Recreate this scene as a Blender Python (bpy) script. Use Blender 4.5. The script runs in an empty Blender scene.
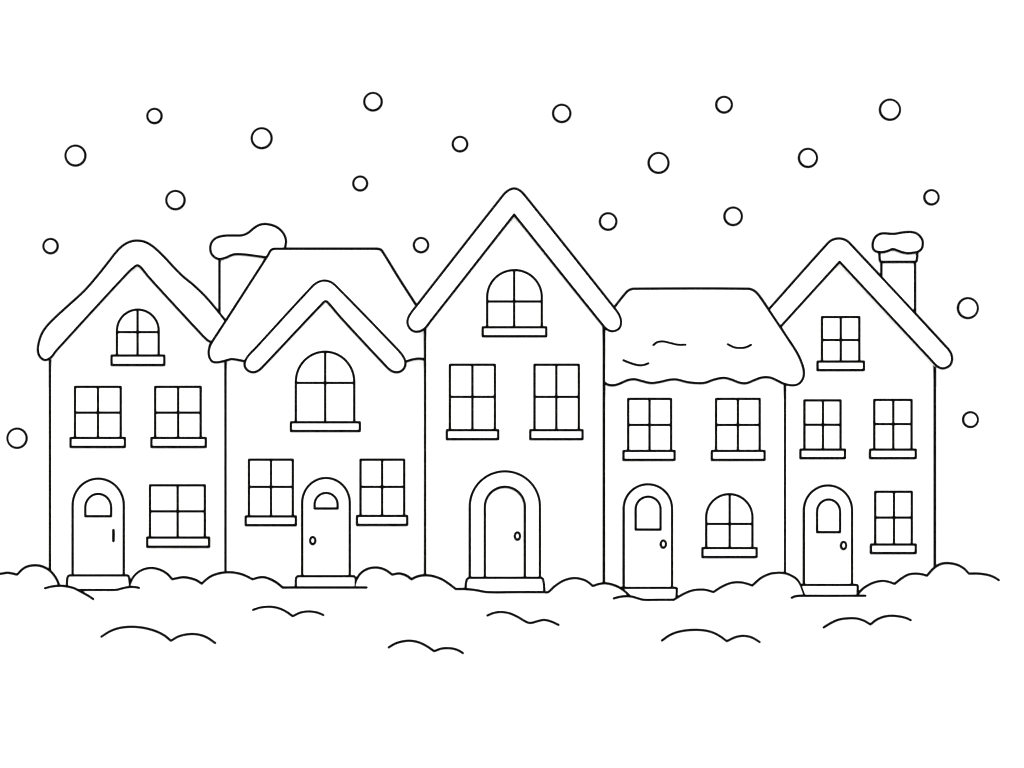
# A row of five snowy white houses, inked outlines, snow balls falling: all real geometry.
import bpy, bmesh, math
from mathutils import Vector

S = bpy.context.scene
COL = S.collection
F = 3000.0          # picture scale: pixels per metre at one metre
D0 = 60.0           # camera stands 60 m in front of the y = 0 line
H = 4.3             # camera height
INK_W = 3.0        # width of an outline in elevation units

# ------------------------------------------------------------------ materials
def make_mat(name, col, rough, spec, bump=0.0, var=0.0, scale=6.0):
    m = bpy.data.materials.new(name); m.use_nodes = True
    nt = m.node_tree; b = nt.nodes['Principled BSDF']
    b.inputs['Base Color'].default_value = (*col, 1)
    b.inputs['Roughness'].default_value = rough
    b.inputs['Specular IOR Level'].default_value = spec
    if var or bump:
        tc = nt.nodes.new('ShaderNodeTexCoord'); nz = nt.nodes.new('ShaderNodeTexNoise')
        nz.inputs['Scale'].default_value = scale; nz.inputs['Detail'].default_value = 4
        nt.links.new(tc.outputs['Object'], nz.inputs['Vector'])
        if var:
            cr = nt.nodes.new('ShaderNodeValToRGB')
            cr.color_ramp.elements[0].color = tuple(c * (1 - var) for c in col) + (1,)
            cr.color_ramp.elements[1].color = (*col, 1)
            nt.links.new(nz.outputs['Fac'], cr.inputs['Fac'])
            nt.links.new(cr.outputs['Color'], b.inputs['Base Color'])
        if bump:
            bp = nt.nodes.new('ShaderNodeBump'); bp.inputs['Strength'].default_value = bump
            bp.inputs['Distance'].default_value = 0.02
            nt.links.new(nz.outputs['Fac'], bp.inputs['Height'])
            nt.links.new(bp.outputs['Normal'], b.inputs['Normal'])
    return m

PAINT = make_mat('white_render', (.84, .84, .84), .9, .1, bump=.05, var=.02, scale=9)
SNOW = make_mat('snow', (.92, .92, .92), .95, .05, bump=.1, var=.02, scale=3)
GLASS = make_mat('frosted_pane', (.86, .86, .86), .6, .1, var=.01, scale=14)
INK = make_mat('black_line', (.0015, .0015, .0015), 1, 0)

# ------------------------------------------------------------------ measuring
def P(u, v, y):
    """elevation coordinates (u across, v down) on the vertical plane at depth y"""
    d = D0 + y
    return Vector(((u - 512.0) / F * d, y, H - (v - 384.0) / F * d))

def Z(x0, y0, pts, s=1024 / 240.0):
    return [(x0 + a / s, y0 + b / s) for a, b in pts]

def smooth(pts, closed=False, n=5, sharp=()):
    """Catmull-Rom through pts; indices in sharp stay as corners"""
    m = len(pts); out = []
    rng = range(m if closed else m - 1)
    for i in rng:
        p1, p2 = pts[i], pts[(i + 1) % m]
        p0 = pts[i - 1] if (i > 0 or closed) else p1
        p3 = pts[(i + 2) % m] if (i + 2 < m or closed) else p2
        if i in sharp: p0 = p1
        if (i + 1) % m in sharp: p3 = p2
        l = math.dist(p1, p2)
        def tan(a, b):
            q = math.dist(a, b) or 1
            return ((b[0] - a[0])/q*l, (b[1] - a[1])/q*l)
        t1, t2 = tan(p0, p2), tan(p1, p3)
        for j in range(n):
            t = j / n; a = 2*t**3 - 3*t*t + 1; b = t**3 - 2*t*t + t; d = -2*t**3 + 3*t*t; g = t**3 - t*t
            out.append((a*p1[0] + b*t1[0] + d*p2[0] + g*t2[0], a*p1[1] + b*t1[1] + d*p2[1] + g*t2[1]))
    if not closed: out.append(tuple(pts[-1]))
    return out

def arch(xl, xr, top, spring, bottom, n=28):
    cx = (xl + xr) / 2; rx = (xr - xl) / 2; ry = spring - top
    arc = [(cx - rx * math.cos(math.pi * k / n), spring - ry * math.sin(math.pi * k / n)) for k in range(n + 1)]
    return [(xl, bottom)] + arc + [(xr, bottom)]

def rect(x0, y0, x1, y1): return [(x0, y0), (x1, y0), (x1, y1), (x0, y1)]

# ------------------------------------------------------------------ mesh builder
class MB:
    def __init__(self): self.bm = bmesh.new()
    def face(self, vs, mi):
        try:
            f = self.bm.faces.new(vs); f.material_index = mi; return f
        except ValueError: return None
    def loft(self, A, B, mi=0):
        """closed solid between two matching rings"""
        a = [self.bm.verts.new(p) for p in A]; b = [self.bm.verts.new(p) for p in B]
        self.face(a, mi); self.face(list(reversed(b)), mi); m = len(a)
        for i in range(m): self.face([a[i], b[i], b[(i+1) % m], a[(i+1) % m]], mi)
    def prism(self, poly, y0, y1, mi=0, ref=None):
        """polygon measured at depth ref (default y0), straight from y0 back to y1"""
        pts = [P(u, v, y0 if ref is None else ref) for u, v in poly]
        self.loft([Vector((p.x, y0, p.z)) for p in pts], [Vector((p.x, y1, p.z)) for p in pts], mi)
    def ball(self, c, r, mi=0, seg=10, rings=6, scale=(1, 1, 1)):
        g = []
        top = self.bm.verts.new(c + Vector((0, 0, r*scale[2]))); bot = self.bm.verts.new(c - Vector((0, 0, r*scale[2])))
        for i in range(1, rings):
            th = math.pi*i/rings
            g.append([self.bm.verts.new(c + Vector((r*scale[0]*math.sin(th)*math.cos(2*math.pi*j/seg), r*scale[1]*math.sin(th)*math.sin(2*math.pi*j/seg), r*scale[2]*math.cos(th)))) for j in range(seg)])
        for j in range(seg):
            k = (j+1) % seg
            self.face([top, g[0][j], g[0][k]], mi); self.face([bot, g[-1][k], g[-1][j]], mi)
            for i in range(len(g)-1): self.face([g[i][j], g[i+1][j], g[i+1][k], g[i][k]], mi)
    def _sweep(self, pts, r, closed, mi, seg=8):
        m = len(pts); rings = []
        for i in range(m):
            a = pts[i-1] if (i > 0 or closed) else pts[i]
            b = pts[(i+1) % m] if (i < m-1 or closed) else pts[i]
            t = (b - a).normalized()
            n = Vector((0, -1, 0)) if abs(t.y) < .9 else Vector((0, 0, 1))
            s = t.cross(n).normalized(); n = s.cross(t)
            rings.append([self.bm.verts.new(pts[i] + (s*math.cos(2*math.pi*k/seg) + n*math.sin(2*math.pi*k/seg))*r) for k in range(seg)])
        for i in range(m if closed else m-1):
            A, B = rings[i], rings[(i+1) % m]
            for k in range(seg): self.face([A[k], A[(k+1) % seg], B[(k+1) % seg], B[k]], mi)
        if not closed:
            self.face(list(reversed(rings[0])), mi); self.face(rings[-1], mi)
    def line(self, pts, w=INK_W, closed=False, mi=1, wid=None):
        """round ink line through 3-D points, with round joins and ends"""
        q = [pts[0]]
        for p in pts[1:]:
            if (p - q[-1]).length > 1e-5: q.append(p)
        if closed and (q[0] - q[-1]).length < 1e-5: q.pop()
        d = D0 + sum(p.y for p in q)/len(q); r = (w/2) * d / F if wid is None else wid
        m = len(q); cuts = []
        for i in range(m):
            if not closed and i in (0, m-1): continue
            a = (q[i] - q[i-1]); b = (q[(i+1) % m] - q[i])
            if a.angle(b) > .42: cuts.append(i)
        if closed and not cuts:
            self._sweep(q, r, True, mi); return
        if closed:
            q = q[cuts[0]:] + q[:cuts[0]] + [q[cuts[0]]]
            cuts = [c - cuts[0] for c in cuts[1:]]
        ends = [0] + cuts + [len(q)-1]
        for i, j in zip(ends[:-1], ends[1:]): self._sweep(q[i:j+1], r, False, mi)
        for i in ends: self.ball(q[i], r, mi, 8, 6)
    def ink(self, path, y, w=INK_W, closed=False):
        self.line([P(u, v, y) for u, v in path], w, closed)
    def build(self, name, mats, parent=None, flat=True):
        bm = self.bm
        bmesh.ops.recalc_face_normals(bm, faces=bm.faces[:])
        big = [f for f in bm.faces if len(f.verts) > 8]
        if big: bmesh.ops.triangulate(bm, faces=big, quad_method='BEAUTY', ngon_method='EAR_CLIP')
        me = bpy.data.meshes.new(name); bm.to_mesh(me); bm.free()
        for m in mats: me.materials.append(m)
        o = bpy.data.objects.new(name, me); COL.objects.link(o)
        if parent:
            o.parent = parent
            b = Vector((0, 0, 0)); p = parent
            while p: b += Vector(p.location); p = p.parent
            me.transform(__import__('mathutils').Matrix.Translation(-b))
        else:
            c = sum((v.co for v in me.vertices), Vector())/len(me.vertices)
            c.z = min(v.co.z for v in me.vertices) if name != 'snowball' else c.z
            me.transform(__import__('mathutils').Matrix.Translation(-c)); o.location = c
        return o

def tag(o, label, cat, group=None):
    o['label'] = label; o['category'] = cat
    if group: o['group'] = group
    return o

def empty(name, loc):
    o = bpy.data.objects.new(name, None); COL.objects.link(o); o.location = loc
    o.empty_display_size = .3
    return o

# ------------------------------------------------------------------ setting
def ground():
    bm = bmesh.new()
    bmesh.ops.create_grid(bm, x_segments=40, y_segments=40, size=4000)
    me = bpy.data.meshes.new('snow_ground'); bm.to_mesh(me); bm.free(); me.materials.append(SNOW)
    o = bpy.data.objects.new('snow_ground', me); COL.objects.link(o); o['kind'] = 'structure'
ground()

# ------------------------------------------------------------------ house pieces
def window(root, yf, x0, x1, top, bot, vx, hy, sill, spring=None):
    y = yf - .018
    if spring is None: out = rect(x0, top, x1, bot)
    else: out = arch(x0, x1, top, spring, bot)
    m = MB(); m.prism(out, y, yf + .03); w = m.build('window', [GLASS], root)
    f = MB()
    f.line([P(u, v, y) for u, v in (out if spring is None else out)], closed=True, mi=0)
    f.line([P(vx, top, y), P(vx, bot, y)], mi=0); f.line([P(x0, hy, y), P(x1, hy, y)], mi=0)
    f.build('frame', [INK], w)
    s = MB(); r = rect(*sill); ys = yf - .12
    s.prism(r, ys, yf + .02); s.ink(r, ys, closed=True)
    s.build('sill', [PAINT, INK], w)
    return w

def window_z(root, yf, x0, y0, a):
    """window measured in enlarged units: (l, r, top, bottom, vx, hy, sill rect, spring)"""
    k = 1024/240.0
    X = lambda q: x0 + q/k
    Y = lambda q: y0 + q/k
    l, r, t, b, vx, hy, s = a[:7]; sp = a[7] if len(a) > 7 else None
    window(root, yf, X(l), X(r), Y(t), Y(b), X(vx), Y(hy), (X(s[0]), Y(s[1]), X(s[2]), Y(s[3])), None if sp is None else Y(sp))

def door(root, yf, x0, y0, l, r, t, spring, b, win=None, knob=None, bar=None, proud=.06, outlined=True):
    k = 1024/240.0
    X = lambda q: x0 + q/k
    Y = lambda q: y0 + q/k
    y = yf - proud
    out = arch(X(l), X(r), Y(t), Y(spring), Y(b), 36)
    m = MB(); m.prism(out, y, yf + .03)
    if outlined: m.ink(out, y)
    d = m.build('door', [PAINT, INK], root)
    if win:
        wl, wr, wt, ws, wb = win
        o = arch(X(wl), X(wr), Y(wt), Y(ws), Y(wb), 24)
        g = MB(); g.prism(o, y - .016, y + .02); g.ink(o, y - .016, closed=True)
        g.build('door_window', [GLASS, INK], d)
    if knob:
        cx, cy = X(knob[0]), Y(knob[1]); c = P(cx, cy, y - .03); s = (D0 + y)/F
        rx, rz = 2.55, 3.55
        h = MB()
        h.ball(c, 1, 0, 20, 12, (rx*s, .028, rz*s))
        h.line([P(cx + rx*math.cos(t*math.pi/14), cy + rz*math.sin(t*math.pi/14), y - .05) for t in range(28)], INK_W, True)
        h.line([c, P(cx, cy, y + .01)], 2.0)
        h.build('handle', [PAINT, INK], d)
    if bar:
        h = MB(); h.line([P(X(bar[0]), Y(bar[1]), y - .05), P(X(bar[0]), Y(bar[2]), y - .05)], INK_W*1.1, mi=0)
        for q in (bar[1] + 5, bar[2] - 5): h.line([P(X(bar[0]), Y(q), y - .05), P(X(bar[0]), Y(q), y)], 1.4, mi=0)
        h.build('handle', [INK], d)
    return d

def doorstep(root, yf, path, depth=.32):
    """path: left foot, up, across the top, down to the right foot"""
    y = yf - depth
    m = MB(); m.prism(path, y, yf + .02); m.ink(path, y)
    # line where the tread meets each side
    return m.build('doorstep', [PAINT, INK], root)

def gable_roof(name, root, poly, yf, over, depth, slab, verge=.4):
    m = MB(); y = yf - over
    m.prism(poly, y, y + verge - .03)
    m.prism(slab, y + verge - .04, yf + depth, ref=y)
    m.ink(poly, y, closed=True)
    return m.build(name, [SNOW, INK], root)

def X_at(u, y): return (u - 512.0)/F*(D0 + y)
def U_of(X, y): return 512.0 + X*F/(D0 + y)

Y1, Y2, Y3, Y4, Y5 = .6, -1.2, -2.0, -1.2, .8       # front walls step forward towards the middle house
X12 = X_at(225.5, Y2); X23 = X_at(425.1, Y3); X34 = X_at(603.9, Y3); X45 = X_at(785, Y4)
BASE = 625.0

# ================================================================== house 1
h = empty('house', (X_at(138, Y1), Y1, 0))
tag(h, 'leftmost white house in the row, with a slim upright bar handle on its door', 'house', 'houses in the snowy row')
R1 = U_of(X12 - .004, Y1)
w = MB(); w.prism([(50, BASE), (R1, BASE), (R1, 352), (137.5, 259), (50, 351)], Y1, Y1 + 4.2)
w.ink([(50, BASE), (50, 351)], Y1, INK_W)
xl = X_at(50, Y1)
w.line([Vector((xl, Y1 + 4.2, 0)), Vector((xl, Y1 + 4.2, P(50, 351, Y1).z))], 2.2)
w.build('wall', [PAINT, INK], h)
o1 = Z(0, 210, [(192,640),(170,625),(162,600),(166,565),(180,525),(205,490),(245,450),(300,400),(360,345),(410,288),(455,232),(500,175),(530,148),(560,134),(588,131),(620,137),(655,158),(700,200),(740,243),(780,283),(825,320),(875,368),(920,420),(960,470),(1000,522),(1018,560),(1008,595),(975,606),(935,592),(905,566),(885,555),(850,520),(640,292),(610,255),(597,241),(587,236),(577,240),(545,268),(240,600),(218,628)])
gable_roof('roof', h, smooth(o1, True, 4), Y1, .4, 4.6, [(48,352),(44,340),(137,252),(228,345),(224,352),(137.5,261)])
window_z(h, Y1, 0, 210, (499, 677, 425, 621, 587, 521, (476, 621, 701, 661), 515))
window_z(h, Y1, 0, 370, (320, 515, 72, 290, 418, 182, (301, 290, 533, 328)))
window_z(h, Y1, 0, 370, (662, 856, 72, 290, 760, 182, (646, 290, 878, 328)))
window_z(h, Y1, 0, 370, (640, 874, 492, 715, 758, 603, (628, 715, 892, 754)))
door(h, Y1, 0, 470, 310, 528, 37, 150, 452, win=(364, 474, 102, 160, 197), bar=(484, 256, 302))
st = Z(40, 540, [(275,600),(276,470),(277,420),(280,390),(287,371),(302,362),(893,362),(906,369),(913,390),(918,430),(923,470),(928,600)], 10.24)
doorstep(h, Y1, st)

# ================================================================== house 2
h = empty('house', (X_at(325, Y2), Y2, 0))
tag(h, 'white house with a small cross gable, flat-topped roof and wide chimney', 'house', 'houses in the snowy row')
R2 = U_of(X23 - .004, Y2)
w = MB()
w.prism([(225.5, BASE), (R2, BASE), (R2, 357), (225.5, 357)], Y2, 2.3)
w.prism([(255, 357), (396, 357), (325.3, 291)], Y2, 1.3)
w.ink([(225.5, BASE), (225.5, 355)], Y2, INK_W)
w.build('wall', [PAINT, INK], h)
EV, RV, YE, YR = 360.0, 248.7, -1.6, .6
y2 = lambda v: YE + (EV - v)/(EV - RV)*(YR - YE)
def hip_roof(root, ring, lines, yfun, yr, extra=()):
    m = MB()
    A = [P(u, v, yfun(v)) for u, v in ring]
    B = [Vector((p.x, 2*yr + .12 - p.y, p.z)) for p in A]
    m.loft(A, B)
    for L in lines + list(extra): m.line([P(u, v, yfun(v) - .04) for u, v in L])
    return m.build('roof', [SNOW, INK], root)
left2 = smooth(Z(200, 210, [(190,645),(160,639),(135,635),(110,642),(95,646),(70,650),(52,646),(40,628),(37,605),(42,580),(52,561),(108,475),(200,332),(290,192),(302,171),(315,165)]), n=5, sharp=(2,))
right2 = smooth(Z(200, 210, [(755,165),(771,169),(783,184),(850,293),(922,405),(961,466)]), n=5)
eave2 = smooth(Z(200, 210, [(966,639),(935,634),(905,638),(872,649)]), n=4)
notch = Z(200, 210, [(830, 640), (700, 510), (535, 345), (370, 510), (215, 665)])
hip_roof(h, left2 + right2 + eave2 + notch[1:4], [left2 + right2, eave2], y2, YR)
c2 = Z(200, 210, [(228,692),(205,685),(192,668),(192,648),(205,623),(240,586),(480,325),(505,307),(530,301),(555,306),(578,322),(840,592),(865,622),(876,648),(872,672),(858,687),(838,692),(815,685),(790,662),(600,458),(550,399),(536,389),(522,399),(270,666),(250,684)])
gable_roof('gable_roof', h, smooth(c2, True, 4), Y2, .55, 2.5, [(255,365),(252,358),(324,287),(398,358),(395,365),(325.3,297)], .35)
# chimney
m = MB(); yc = YR + .25
m.prism([(219.5, 345), (276, 345), (276, 254), (219.5, 254)], yc, yc + 1.0)
m.ink([(219.5, 254), (219.5, 345)], yc); m.ink([(276, 254), (276, 345)], yc)
ch = m.build('chimney', [PAINT, INK], h)
cap = smooth(Z(200, 210, [(83,209),(65,203),(49,186),(44,160),(52,135),(72,118),(105,110),(145,109),(180,108),(205,98),(235,74),(260,62),(290,61),(325,72),(352,95),(366,125),(363,158),(350,190),(320,206),(285,202),(240,196),(195,190),(160,188),(137,191),(110,203)]), True, 4)
m = MB(); m.prism(cap, yc - .1, yc + 1.1); m.ink(cap, yc - .1, closed=True); m.build('snow_cap', [SNOW, INK], ch)
window_z(h, Y2, 200, 340, (409, 658, 50, 351, 534, 183, (388, 351, 682, 388), 178))
window_z(h, Y2, 200, 440, (209, 396, 84, 326, 303, 200, (195, 326, 409, 363)))
window_z(h, Y2, 200, 440, (685, 871, 84, 324, 777, 200, (670, 324, 884, 362)))
door(h, Y2, 200, 440, 436, 639, 162, 268, 585, win=(489, 587, 226, 275, 292), knob=(481, 429))
st = Z(200, 440, [(409,690),(409,600),(410,588),(417,581),(657,581),(664,588),(665,600),(665,690)])
doorstep(h, Y2, st)

# ================================================================== house 3
h = empty('house', (X_at(514, Y3), Y3, 0))
tag(h, 'tallest white house with the steepest gable and a wide arched surround round its door', 'house', 'houses in the snowy row')
w = MB(); w.prism([(425.1, BASE), (603.9, BASE), (603.9, 323), (514, 210), (425.1, 323)], Y3, Y3 + 4.6)
w.ink([(425.1, BASE), (425.1, 323)], Y3, INK_W); w.ink([(603.9, BASE), (603.9, 323)], Y3, INK_W*1.12)
w.build('wall', [PAINT, INK], h)
c3 = Z(400, 170, [(72,690),(47,681),(33,658),(34,634),(48,608),(70,580),(440,108),(460,89),(486,79),(510,87),(532,108),(914,588),(934,616),(943,645),(936,675),(908,688),(885,681),(868,665),(487,190),(130,645),(104,677)])
gable_roof('roof', h, smooth(c3, True, 4, sharp=(18,)), Y3, .4, 4.9, [(417,325),(416,318),(514,199),(613,318),(611,325),(514,211)])
window_z(h, Y3, 400, 170, (372, 605, 427, 671, 487, 561, (353, 671, 624, 709), 542))
window_z(h, Y3, 400, 320, (213, 405, 191, 470, 309, 328, (200, 470, 419, 508)))
window_z(h, Y3, 400, 320, (574, 763, 191, 470, 667, 328, (556, 470, 779, 508)))
k = 1024/240
ys = Y3 - .12
out = arch(400 + 298/k, 400 + 597/k, 450 + 91/k, 450 + 240/k, 450 + 549/k, 44)
inn = arch(400 + 362/k, 400 + 533/k, 450 + 157/k, 450 + 243/k, 450 + 549/k, 44)
m = MB()
m.prism(out + inn[::-1], ys, Y3 + .03); m.ink(out, ys); m.ink(inn, ys)
m.build('door_surround', [PAINT, INK], h)
door(h, Y3, 400, 450, 363, 532, 158, 243, 549, knob=(501, 367), proud=.03, outlined=False)
st = Z(400, 450, [(281,680),(280,590),(281,570),(285,552),(294,545),(602,545),(610,550),(614,570),(616,604),(617,680)])
doorstep(h, Y3, st, .42)

# ================================================================== house 4
h = empty('house', (X_at(695, Y4), Y4, 0))
tag(h, 'lowest white house, its flat-topped roof with wavy eave and three small curved marks', 'house', 'houses in the snowy row')
L4 = U_of(X34 + .004, Y4)
w = MB(); w.prism([(L4, BASE), (785, BASE), (785, 378), (L4, 378)], Y4, 2.3)
w.ink([(785, BASE), (785, 378)], Y4, INK_W)
w.build('wall', [PAINT, INK], h)
EV4, RV4 = 382.0, 288.8
y4 = lambda v: YE + (EV4 - v)/(EV4 - RV4)*(YR - YE)
r4 = smooth(Z(590, 270, [(57,476),(66,483),(80,490),(105,491),(130,483),(160,470),(190,466),(220,473),(260,482),(300,477),(340,468),(370,467),(410,477),(450,482),(490,481),(530,467),(570,460),(600,466),(640,481),(670,482),(700,470),(735,458),(770,459),(800,472),(830,486),(865,492),(890,486),(908,465),(913,435),(905,400),(885,355),(850,300),(762,168),(720,107),(700,88),(675,80),(188,80),(170,84),(155,95),(103,160),(57,219)]), n=4)
marks = [smooth(Z(590, 270, q), n=5) for q in (
    [(271,320),(285,309),(310,305),(340,311),(375,319),(407,319)],
    [(588,317),(615,330),(640,333),(665,330),(687,319)],
    [(143,385),(170,396),(205,406),(230,405),(249,398)])]
hip_roof(h, r4, [r4], y4, YR, marks)
window_z(h, Y4, 590, 270, (163, 346, 550, 772, 254, 661, (143, 772, 361, 810)))
window_z(h, Y4, 590, 270, (538, 724, 550, 772, 631, 661, (520, 772, 745, 810)))
window_z(h, Y4, 590, 440, (496, 693, 231, 461, 596, 358, (480, 461, 711, 499), 329))
door(h, Y4, 590, 440, 144, 350, 189, 292, 634, win=(195, 301, 242, 295, 382), knob=(313, 444))
st = Z(590, 560, [(290,480),(290,296),(296,285),(878,285),(890,292),(889,320),(885,400),(884,480)], 10.24)
doorstep(h, Y4, st)

# ================================================================== house 5
h = empty('house', (X_at(860, Y5), Y5, 0))
tag(h, 'rightmost white house, gabled, with a narrow collared chimney on its right slope', 'house', 'houses in the snowy row')
L5 = U_of(X45 + .004, Y5)
w = MB(); w.prism([(L5, BASE), (934.8, BASE), (934.8, 355), (839.6, 256), (L5, 320)], Y5, Y5 + 4.2)
w.ink([(934.8, BASE), (934.8, 355)], Y5, INK_W*1.12)
xr = X_at(934.8, Y5)
w.line([Vector((xr, Y5 + 4.2, 0)), Vector((xr, Y5 + 4.2, P(934.8, 355, Y5).z))], 2.2)
w.build('wall', [PAINT, INK], h)
c5 = Z(770, 220, [(-60,443),(0,376),(238,109),(262,87),(294,79),(325,87),(350,110),(755,545),(773,572),(776,600),(765,622),(738,633),(715,625),(690,600),(297,178),(45,455),(-20,527)])
gable_roof('roof', h, smooth(c5, True, 4, sharp=(0, 14, 16)), Y5, .4, 4.6, [(757,345),(757,334),(839,249),(940,352),(936,357),(839.6,259)])
m = MB(); yc = Y5 + .7
m.prism([(881.4, 335), (915.0, 335), (915.0, 262), (881.4, 262)], yc, yc + .75)
m.ink([(881.4, 335), (881.4, 262)], yc); m.ink([(915.0, 335), (915.0, 262)], yc)
ch = m.build('chimney', [PAINT, INK], h)
col = Z(870, 220, [(93,300),(97,360),(101,410),(109,428),(468,428),(478,418),(483,370),(484,300)], 10.24)
m = MB(); m.prism(col, yc - .05, yc + .8); m.ink(col, yc - .05, closed=True); m.build('collar', [PAINT, INK], ch)
cap = smooth(Z(870, 220, [(100,328),(60,320),(34,295),(28,250),(38,205),(65,165),(105,142),(150,137),(240,143),(310,132),(360,125),(420,124),(470,135),(510,165),(535,205),(540,245),(530,290),(500,320),(470,330),(420,337),(390,339),(340,332),(290,315),(250,300),(220,300),(185,315),(150,325)], 10.24), True, 4)
m = MB(); m.prism(cap, yc - .12, yc + .87); m.ink(cap, yc - .12, closed=True); m.build('snow_cap', [SNOW, INK], ch)
window_z(h, Y5, 770, 220, (222, 381, 414, 604, 302, 512, (203, 604, 401, 640)))
window_z(h, Y5, 770, 380, (147, 301, 87, 297, 226, 191, (130, 297, 320, 333)))
window_z(h, Y5, 770, 380, (445, 604, 85, 297, 526, 188, (427, 297, 622, 333)))
window_z(h, Y5, 770, 380, (449, 605, 477, 702, 529, 587, (431, 702, 622, 738)))
door(h, Y5, 770, 380, 145, 350, 450, 555, 880, win=(201, 299, 510, 562, 649), knob=(314, 706))
st = Z(780, 560, [(205,480),(205,268),(212,255),(780,255),(792,258),(797,268),(796,300),(795,355),(794,480)], 10.24)
doorstep(h, Y5, st)

# ------------------------------------------------------------------ snow heaps
def interp(t, u):
    if u <= t[0][0]: return t[0][1]
    for (a, p), (b, q) in zip(t, t[1:]):
        if u <= b:
            s = (u - a)/(b - a); s = s*s*(3 - 2*s); return p + (q - p)*s
    return t[-1][1]

YB = [(0, -.3), (150, -.3), (215, -1.75), (400, -1.75), (416, -2.65), (545, -2.85), (604, -2.75), (625, -2.1)]

def heap(name, paths, yfun, wf, wb):
    """snow heap whose crest follows the given runs (each a smooth hump); ink along the crest"""
    crest = []
    for p in paths:
        s = smooth(p, n=5)
        crest += s if not crest else s[1:]
    pts = [P(u, v, yfun(u)) for u, v in crest]
    m = MB(); prof = [(-1, 0), (-.93, .3), (-.75, .6), (-.5, .83), (-.25, .96), (0, 1), (.25, .96), (.5, .83), (.75, .6), (.93, .3), (1, 0)]
    rk = INK_W/2*(D0 + pts[0].y)/F*.9
    core = []                      # white body lies one line radius inside the inked crest
    for i, p in enumerate(pts):
        t = pts[min(i + 1, len(pts) - 1)] - pts[max(i - 1, 0)]
        core.append(p - Vector((-t.z, 0, t.x)).normalized()*rk)
    ring = []
    a, b = core[0], core[-1]
    for q, sgn, dz in [(a, -1, 0)] + [(p, 0, 1) for p in core] + [(b, 1, 0)]:
        hgt = max(q.z, .01)*dz
        ring.append([m.bm.verts.new(Vector((q.x + sgn*.12, q.y + t*(wf if t < 0 else wb), -.02 + (hgt + .02)*f))) for t, f in prof])
    for A, B in zip(ring, ring[1:]):
        for i in range(len(prof)-1): m.face([A[i], B[i], B[i+1], A[i+1]], 0)
    for f in m.bm.faces: f.smooth = True
    m.line(pts, INK_W)
    return m.build(name, [SNOW, INK])

yb = lambda u: interp(YB, u)
bank = 'snow banks against the houses'
tag(heap('snow_bank', [[(-40, 577), (-15, 576), (0, 573.9), (8, 572.8), (17.3, 574.6)],
     Z(0, 540, [(178,355),(220,308),(270,275),(325,261),(385,260),(440,273),(505,308),(550,355),(583,405),(608,468)], 10.24)], yb, .5, .4),
    'low round snow bank at the left end, against the outer corner of the leftmost house', 'snow bank', bank)
B = [Z(0, 470, [(556,485),(570,455),(595,432),(625,420),(655,418),(690,428),(715,444),(735,466)]),
     Z(0, 470, [(735,466),(760,460),(785,457),(815,462),(840,471),(861,485)]),
     Z(200, 440, [(8,611),(45,582),(85,568),(130,564),(180,573),(225,594)]),
     Z(200, 440, [(225,594),(248,587),(272,585),(302,594),(330,610),(353,629)]),
     Z(200, 440, [(353,629),(450,629),(560,629),(711,629)])]
tag(heap('snow_bank', B, lambda u: yb(u) - .75*min(1, max(0, (u - 270)/16)), .45, .4), 'scalloped snow bank running from the bar-handled door to under the cross-gabled house\'s step', 'snow bank', bank)
B = [Z(200, 440, [(666,598),(682,572),(705,554),(732,545),(765,545),(795,556),(820,574)]),
     Z(200, 440, [(820,574),(850,569),(880,577),(903,594)]),
     Z(400, 450, [(50,550),(75,539),(107,534),(142,538),(180,552),(212,573),(238,593)]),
     Z(400, 450, [(238,593),(275,593),(320,597),(372,606),(500,606),(614,606)])]
tag(heap('snow_bank', B, yb, .5, .2), 'snow bank reaching from the cross-gabled house\'s doorstep to under the tallest house\'s doorstep', 'snow bank', bank)
B = [Z(400, 450, [(614,606),(632,606),(660,581),(700,556),(745,546),(785,554),(805,565),(822,580)]),
     Z(590, 560, [(25,268),(80,248),(150,238),(220,248),(290,275),(350,315),(408,367)], 10.24)]
tag(heap('snow_bank', B, yb, .5, .4), 'two-humped snow bank between the tallest house\'s doorstep and the wavy-eaved house\'s doorstep', 'snow bank', bank)
YE4 = [(614, -3.2), (630, -3.0), (650, -2.7), (690, -2.1), (785, -1.8), (804, -.9)]
B = [Z(590, 560, [(245,393),(300,378),(370,370),(430,375),(490,392),(550,407),(700,407),(855,407)], 10.24),
     Z(590, 440, [(356,682),(374,671),(402,655),(440,641),(480,638),(505,642),(526,649)]),
     Z(590, 440, [(526,649),(560,627),(600,610),(640,607),(670,613),(692,621)]),
     Z(590, 440, [(692,621),(730,588),(770,570),(810,566)]) [:-1] + Z(780, 560, [(-30,131),(0,130),(60,137),(120,160),(170,195),(205,245),(225,300),(248,360)], 10.24)]
tag(heap('snow_bank', B, lambda u: interp(YE4, u), .45, .35), 'rising snow bank between the doorsteps of the wavy-eaved house and the right end house', 'snow bank', bank)
B = [Z(770, 470, [(376,527),(400,503),(440,481),(480,473),(510,478),(531,486)]),
     Z(770, 470, [(531,486),(560,463),(590,446),(620,442),(650,445),(669,451)]),
     Z(770, 470, [(669,451),(698,419),(728,401),(760,397),(800,405),(828,421),(848,442)]),
     Z(770, 470, [(848,442),(890,442),(930,448),(957,458),(976,470)])]
tag(heap('snow_bank', B, lambda u: -.1, .5, .4), 'four-humped snow bank at the right end, under the window beside the last door', 'snow bank', bank)

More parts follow.
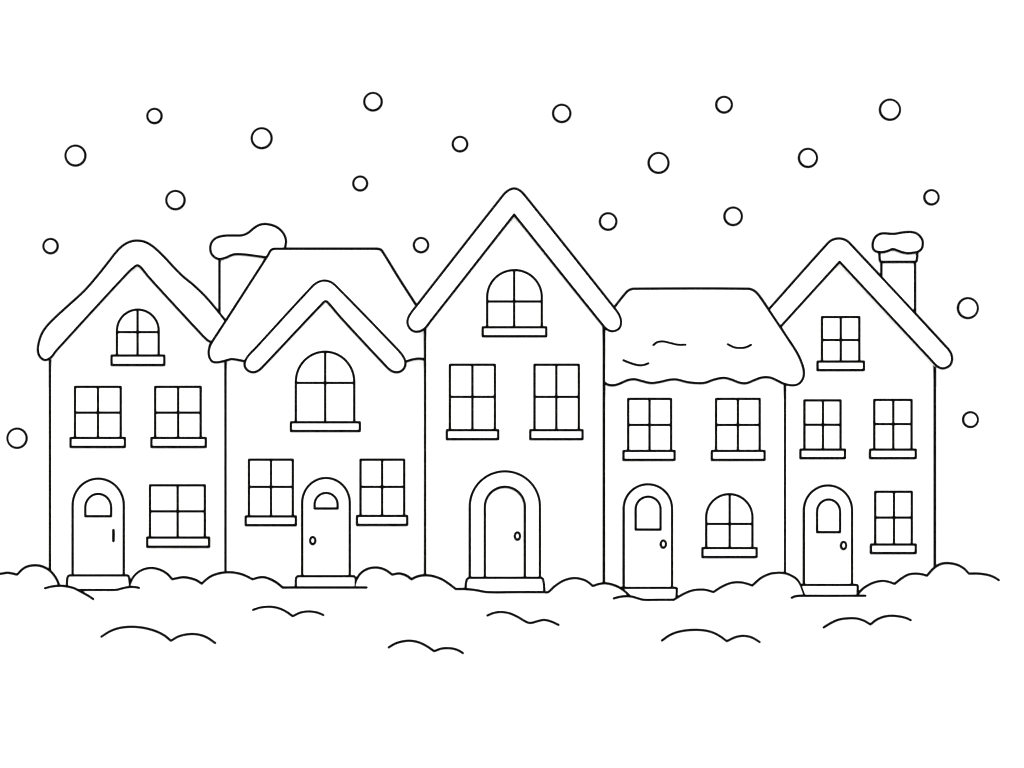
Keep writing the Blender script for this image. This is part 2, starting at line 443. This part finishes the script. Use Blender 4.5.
drift = 'low snow drifts on the ground'
tag(heap('snow_drift', [Z(40, 540, [(50,494),(110,478),(170,470),(240,470),(300,480),(350,493),(385,510),(440,540),(500,574),(545,604)], 10.24)], lambda u: -1.25, .4, .3),
    'small snow drift sloping across the left corner of the bar-handled door\'s step', 'snow drift', drift)
tag(heap('snow_drift', [Z(40, 540, [(370,511),(500,511),(650,511),(780,510),(830,498),(890,484),(940,480),(985,483),(1014,490)], 10.24)], lambda u: -.85, .35, .3),
    'thin flat snow drift along the foot of the bar-handled door\'s step', 'snow drift', drift)
tag(heap('snow_drift', [Z(780, 560, [(120,387),(150,373),(200,366),(260,366),(330,366),(400,366),(470,366),(540,366),(610,366),(680,366),(875,366)], 10.24)], lambda u: interp([(792, -2.5), (815, -2.1), (845, -1.2)], u), .35, .3),
    'thin flat snow drift along the foot of the right end house\'s step', 'snow drift', drift)

def field_drift(paths, label):
    vmax = max(v for p in paths for u, v in p)
    y = F*H/(vmax + 3.5 - 384.0) - D0
    tag(heap('snow_drift', paths, lambda u: y, .9, .7), label, 'snow drift', drift)
q = 6.4
field_drift([Z(0, 470, [(433,711),(470,688),(510,674),(560,669),(610,673),(660,686),(700,705),(730,729)]), Z(0, 470, [(730,729),(760,711),(800,701),(840,701),(880,713),(918,738)])],
    'wide two-humped snow drift lying nearest the leftmost house')
field_drift([Z(240, 590, [(84,127),(130,112),(185,107),(235,113),(285,132),(338,168)], q), Z(240, 590, [(338,168),(380,147),(420,138),(460,138),(500,146),(533,160)], q)],
    'small two-humped snow drift in front of the cross-gabled house\'s doorstep')
field_drift([Z(380, 590, [(56,367),(100,342),(150,328),(195,325),(245,334),(295,357),(347,392)], q), Z(380, 590, [(347,392),(390,376),(430,372),(470,376),(505,388),(530,404)], q)],
    'two-humped snow drift nearest the viewer, lowest of all in the snow')
field_drift([Z(400, 450, [(373,706),(400,695),(430,691),(465,696),(500,711),(540,734),(558,738),(585,731),(615,725),(645,732),(676,746)])],
    'wavy snow drift without a sharp dip, below the tallest house\'s doorstep')
field_drift([Z(640, 570, [(141,451),(190,417),(240,397),(300,386),(360,383),(420,388),(470,402),(515,426),(555,456)], q), Z(640, 570, [(555,456),(600,434),(640,423),(680,423),(720,434),(765,461)], q)],
    'two-humped snow drift lying in front of the wavy-eaved house\'s arched window')
field_drift([Z(800, 570, [(152,367),(200,338),(250,317),(310,309),(360,310),(410,325),(450,349)], q), Z(800, 570, [(450,349),(490,318),(540,298),(590,293),(640,298),(680,308),(708,321)], q)],
    'two-humped snow drift in front of the right end house\'s doorstep')

# ------------------------------------------------------------------ falling snowballs
balls = [
 (75.5,155.4,10.1,-3.0,'big falling snowball high above the left slope of the leftmost house'),
 (154.5,115.8,7.3,-1.5,'small falling snowball, the topmost one over the leftmost house'),
 (175.5,199.9,9.3,-2.2,'medium falling snowball right above the leftmost house\'s roof, left of the snow-capped chimney'),
 (50.6,245.9,7.3,-.8,'small falling snowball beside the left slope of the leftmost house'),
 (261.7,138,10.1,-3.4,'big falling snowball straight above the left chimney'),
 (373,101.5,8.9,-1.0,'falling snowball topmost of those above the cross-gabled house'),
 (360.2,183.3,7.1,-2.6,'small falling snowball above the right end of the cross-gabled house\'s flat roof top'),
 (460,143.9,7.4,-3.2,'small falling snowball upper left of the tallest house\'s peak'),
 (421,244.9,7.3,-2.9,'small falling snowball between the flat roof and the tallest house\'s left slope'),
 (561.7,113.2,8.8,-1.8,'medium falling snowball upper right of the tallest house\'s peak'),
 (608.1,221.3,8.4,-3.1,'falling snowball beside the right slope of the tallest house'),
 (658.5,162.7,10.1,-2.4,'big falling snowball above the left part of the wavy-eaved house'),
 (724,104.5,8,-1.2,'falling snowball topmost of those above the wavy-eaved house'),
 (733.1,216.1,8.9,-2.8,'falling snowball hanging lowest above the wavy-eaved house\'s flat roof top'),
 (807.9,157.7,9.2,-2.0,'medium falling snowball upper left of the right end house\'s peak'),
 (889.9,109.5,10.2,-3.3,'big falling snowball high above the right chimney'),
 (931.4,197.1,7.3,-1.6,'small falling snowball just above and right of the right chimney\'s snow cap'),
 (967.8,307.9,10.1,-2.7,'big falling snowball beside the lower right slope of the right end house'),
 (970.4,419.4,7.6,-.6,'small falling snowball beside the right end house\'s outer wall, lowest on that side'),
 (17.1,438,9.8,-1.9,'big falling snowball beside the outer wall of the leftmost house'),
]
for u, v, r, y, lab in balls:
    r -= .15; m = MB(); c = P(u, v + .25, y); s = (D0 + y)/F
    m.ball(c, (r - INK_W*.45)*s, 0, 32, 20)
    for f in m.bm.faces: f.smooth = True
    m.line([c + Vector((math.cos(2*math.pi*t/48), 0, math.sin(2*math.pi*t/48)))*r*s for t in range(48)], INK_W*.95, True)
    tag(m.build('snowball', [SNOW, INK]), lab, 'snowball', 'snowballs falling from the sky')

# ------------------------------------------------------------------ light
ELEV, AZ = math.radians(20), math.radians(6)       # behind the viewer, a little to the right
w = bpy.data.worlds.new('World'); S.world = w; w.use_nodes = True
nt = w.node_tree; bg = nt.nodes['Background']
sky = nt.nodes.new('ShaderNodeTexSky'); sky.sky_type = 'NISHITA'; sky.sun_disc = False
sky.sun_elevation = ELEV; sky.sun_rotation = math.pi - AZ; sky.dust_density = 4; sky.air_density = 1
cloud = nt.nodes.new('ShaderNodeMix'); cloud.data_type = 'RGBA'; cloud.inputs[0].default_value = .92
grey = nt.nodes.new('ShaderNodeVectorMath'); grey.operation = 'SCALE'
grey.inputs[0].default_value = (1, 1, 1); grey.inputs['Scale'].default_value = 8.0      # closed winter cloud
nt.links.new(sky.outputs['Color'], cloud.inputs[6]); nt.links.new(grey.outputs['Vector'], cloud.inputs[7])
nt.links.new(cloud.outputs[2], bg.inputs['Color']); bg.inputs['Strength'].default_value = .1
sl = bpy.data.lights.new('sun', 'SUN'); sl.energy = 2.5; sl.angle = math.radians(30); sl.color = (1, .99, .97)
so = bpy.data.objects.new('sun', sl); COL.objects.link(so)
d = Vector((math.sin(AZ)*math.cos(ELEV), -math.cos(AZ)*math.cos(ELEV), math.sin(ELEV)))
so.rotation_euler = d.to_track_quat('Z', 'Y').to_euler(); so.location = d*80

# ------------------------------------------------------------------ camera and picture
cam = bpy.data.cameras.new('camera'); cam.sensor_width = 36; cam.lens = 36*F/1024; cam.clip_end = 10000; cam.clip_start = .5
co = bpy.data.objects.new('camera', cam); COL.objects.link(co)
co.location = (0, -D0, H); co.rotation_euler = (math.radians(90), 0, 0); S.camera = co
S.render.resolution_x, S.render.resolution_y = 1024, 768
S.view_settings.view_transform = 'Standard'; S.view_settings.look = 'None'
S.view_settings.gamma = 1; S.view_settings.use_curve_mapping = False
S.view_settings.exposure = 0.78
S.cycles.max_bounces = 8; S.cycles.diffuse_bounces = 6
S.cycles.pixel_filter_type = 'BLACKMAN_HARRIS'; S.cycles.filter_width = 1.5
S.cycles.use_denoising = True
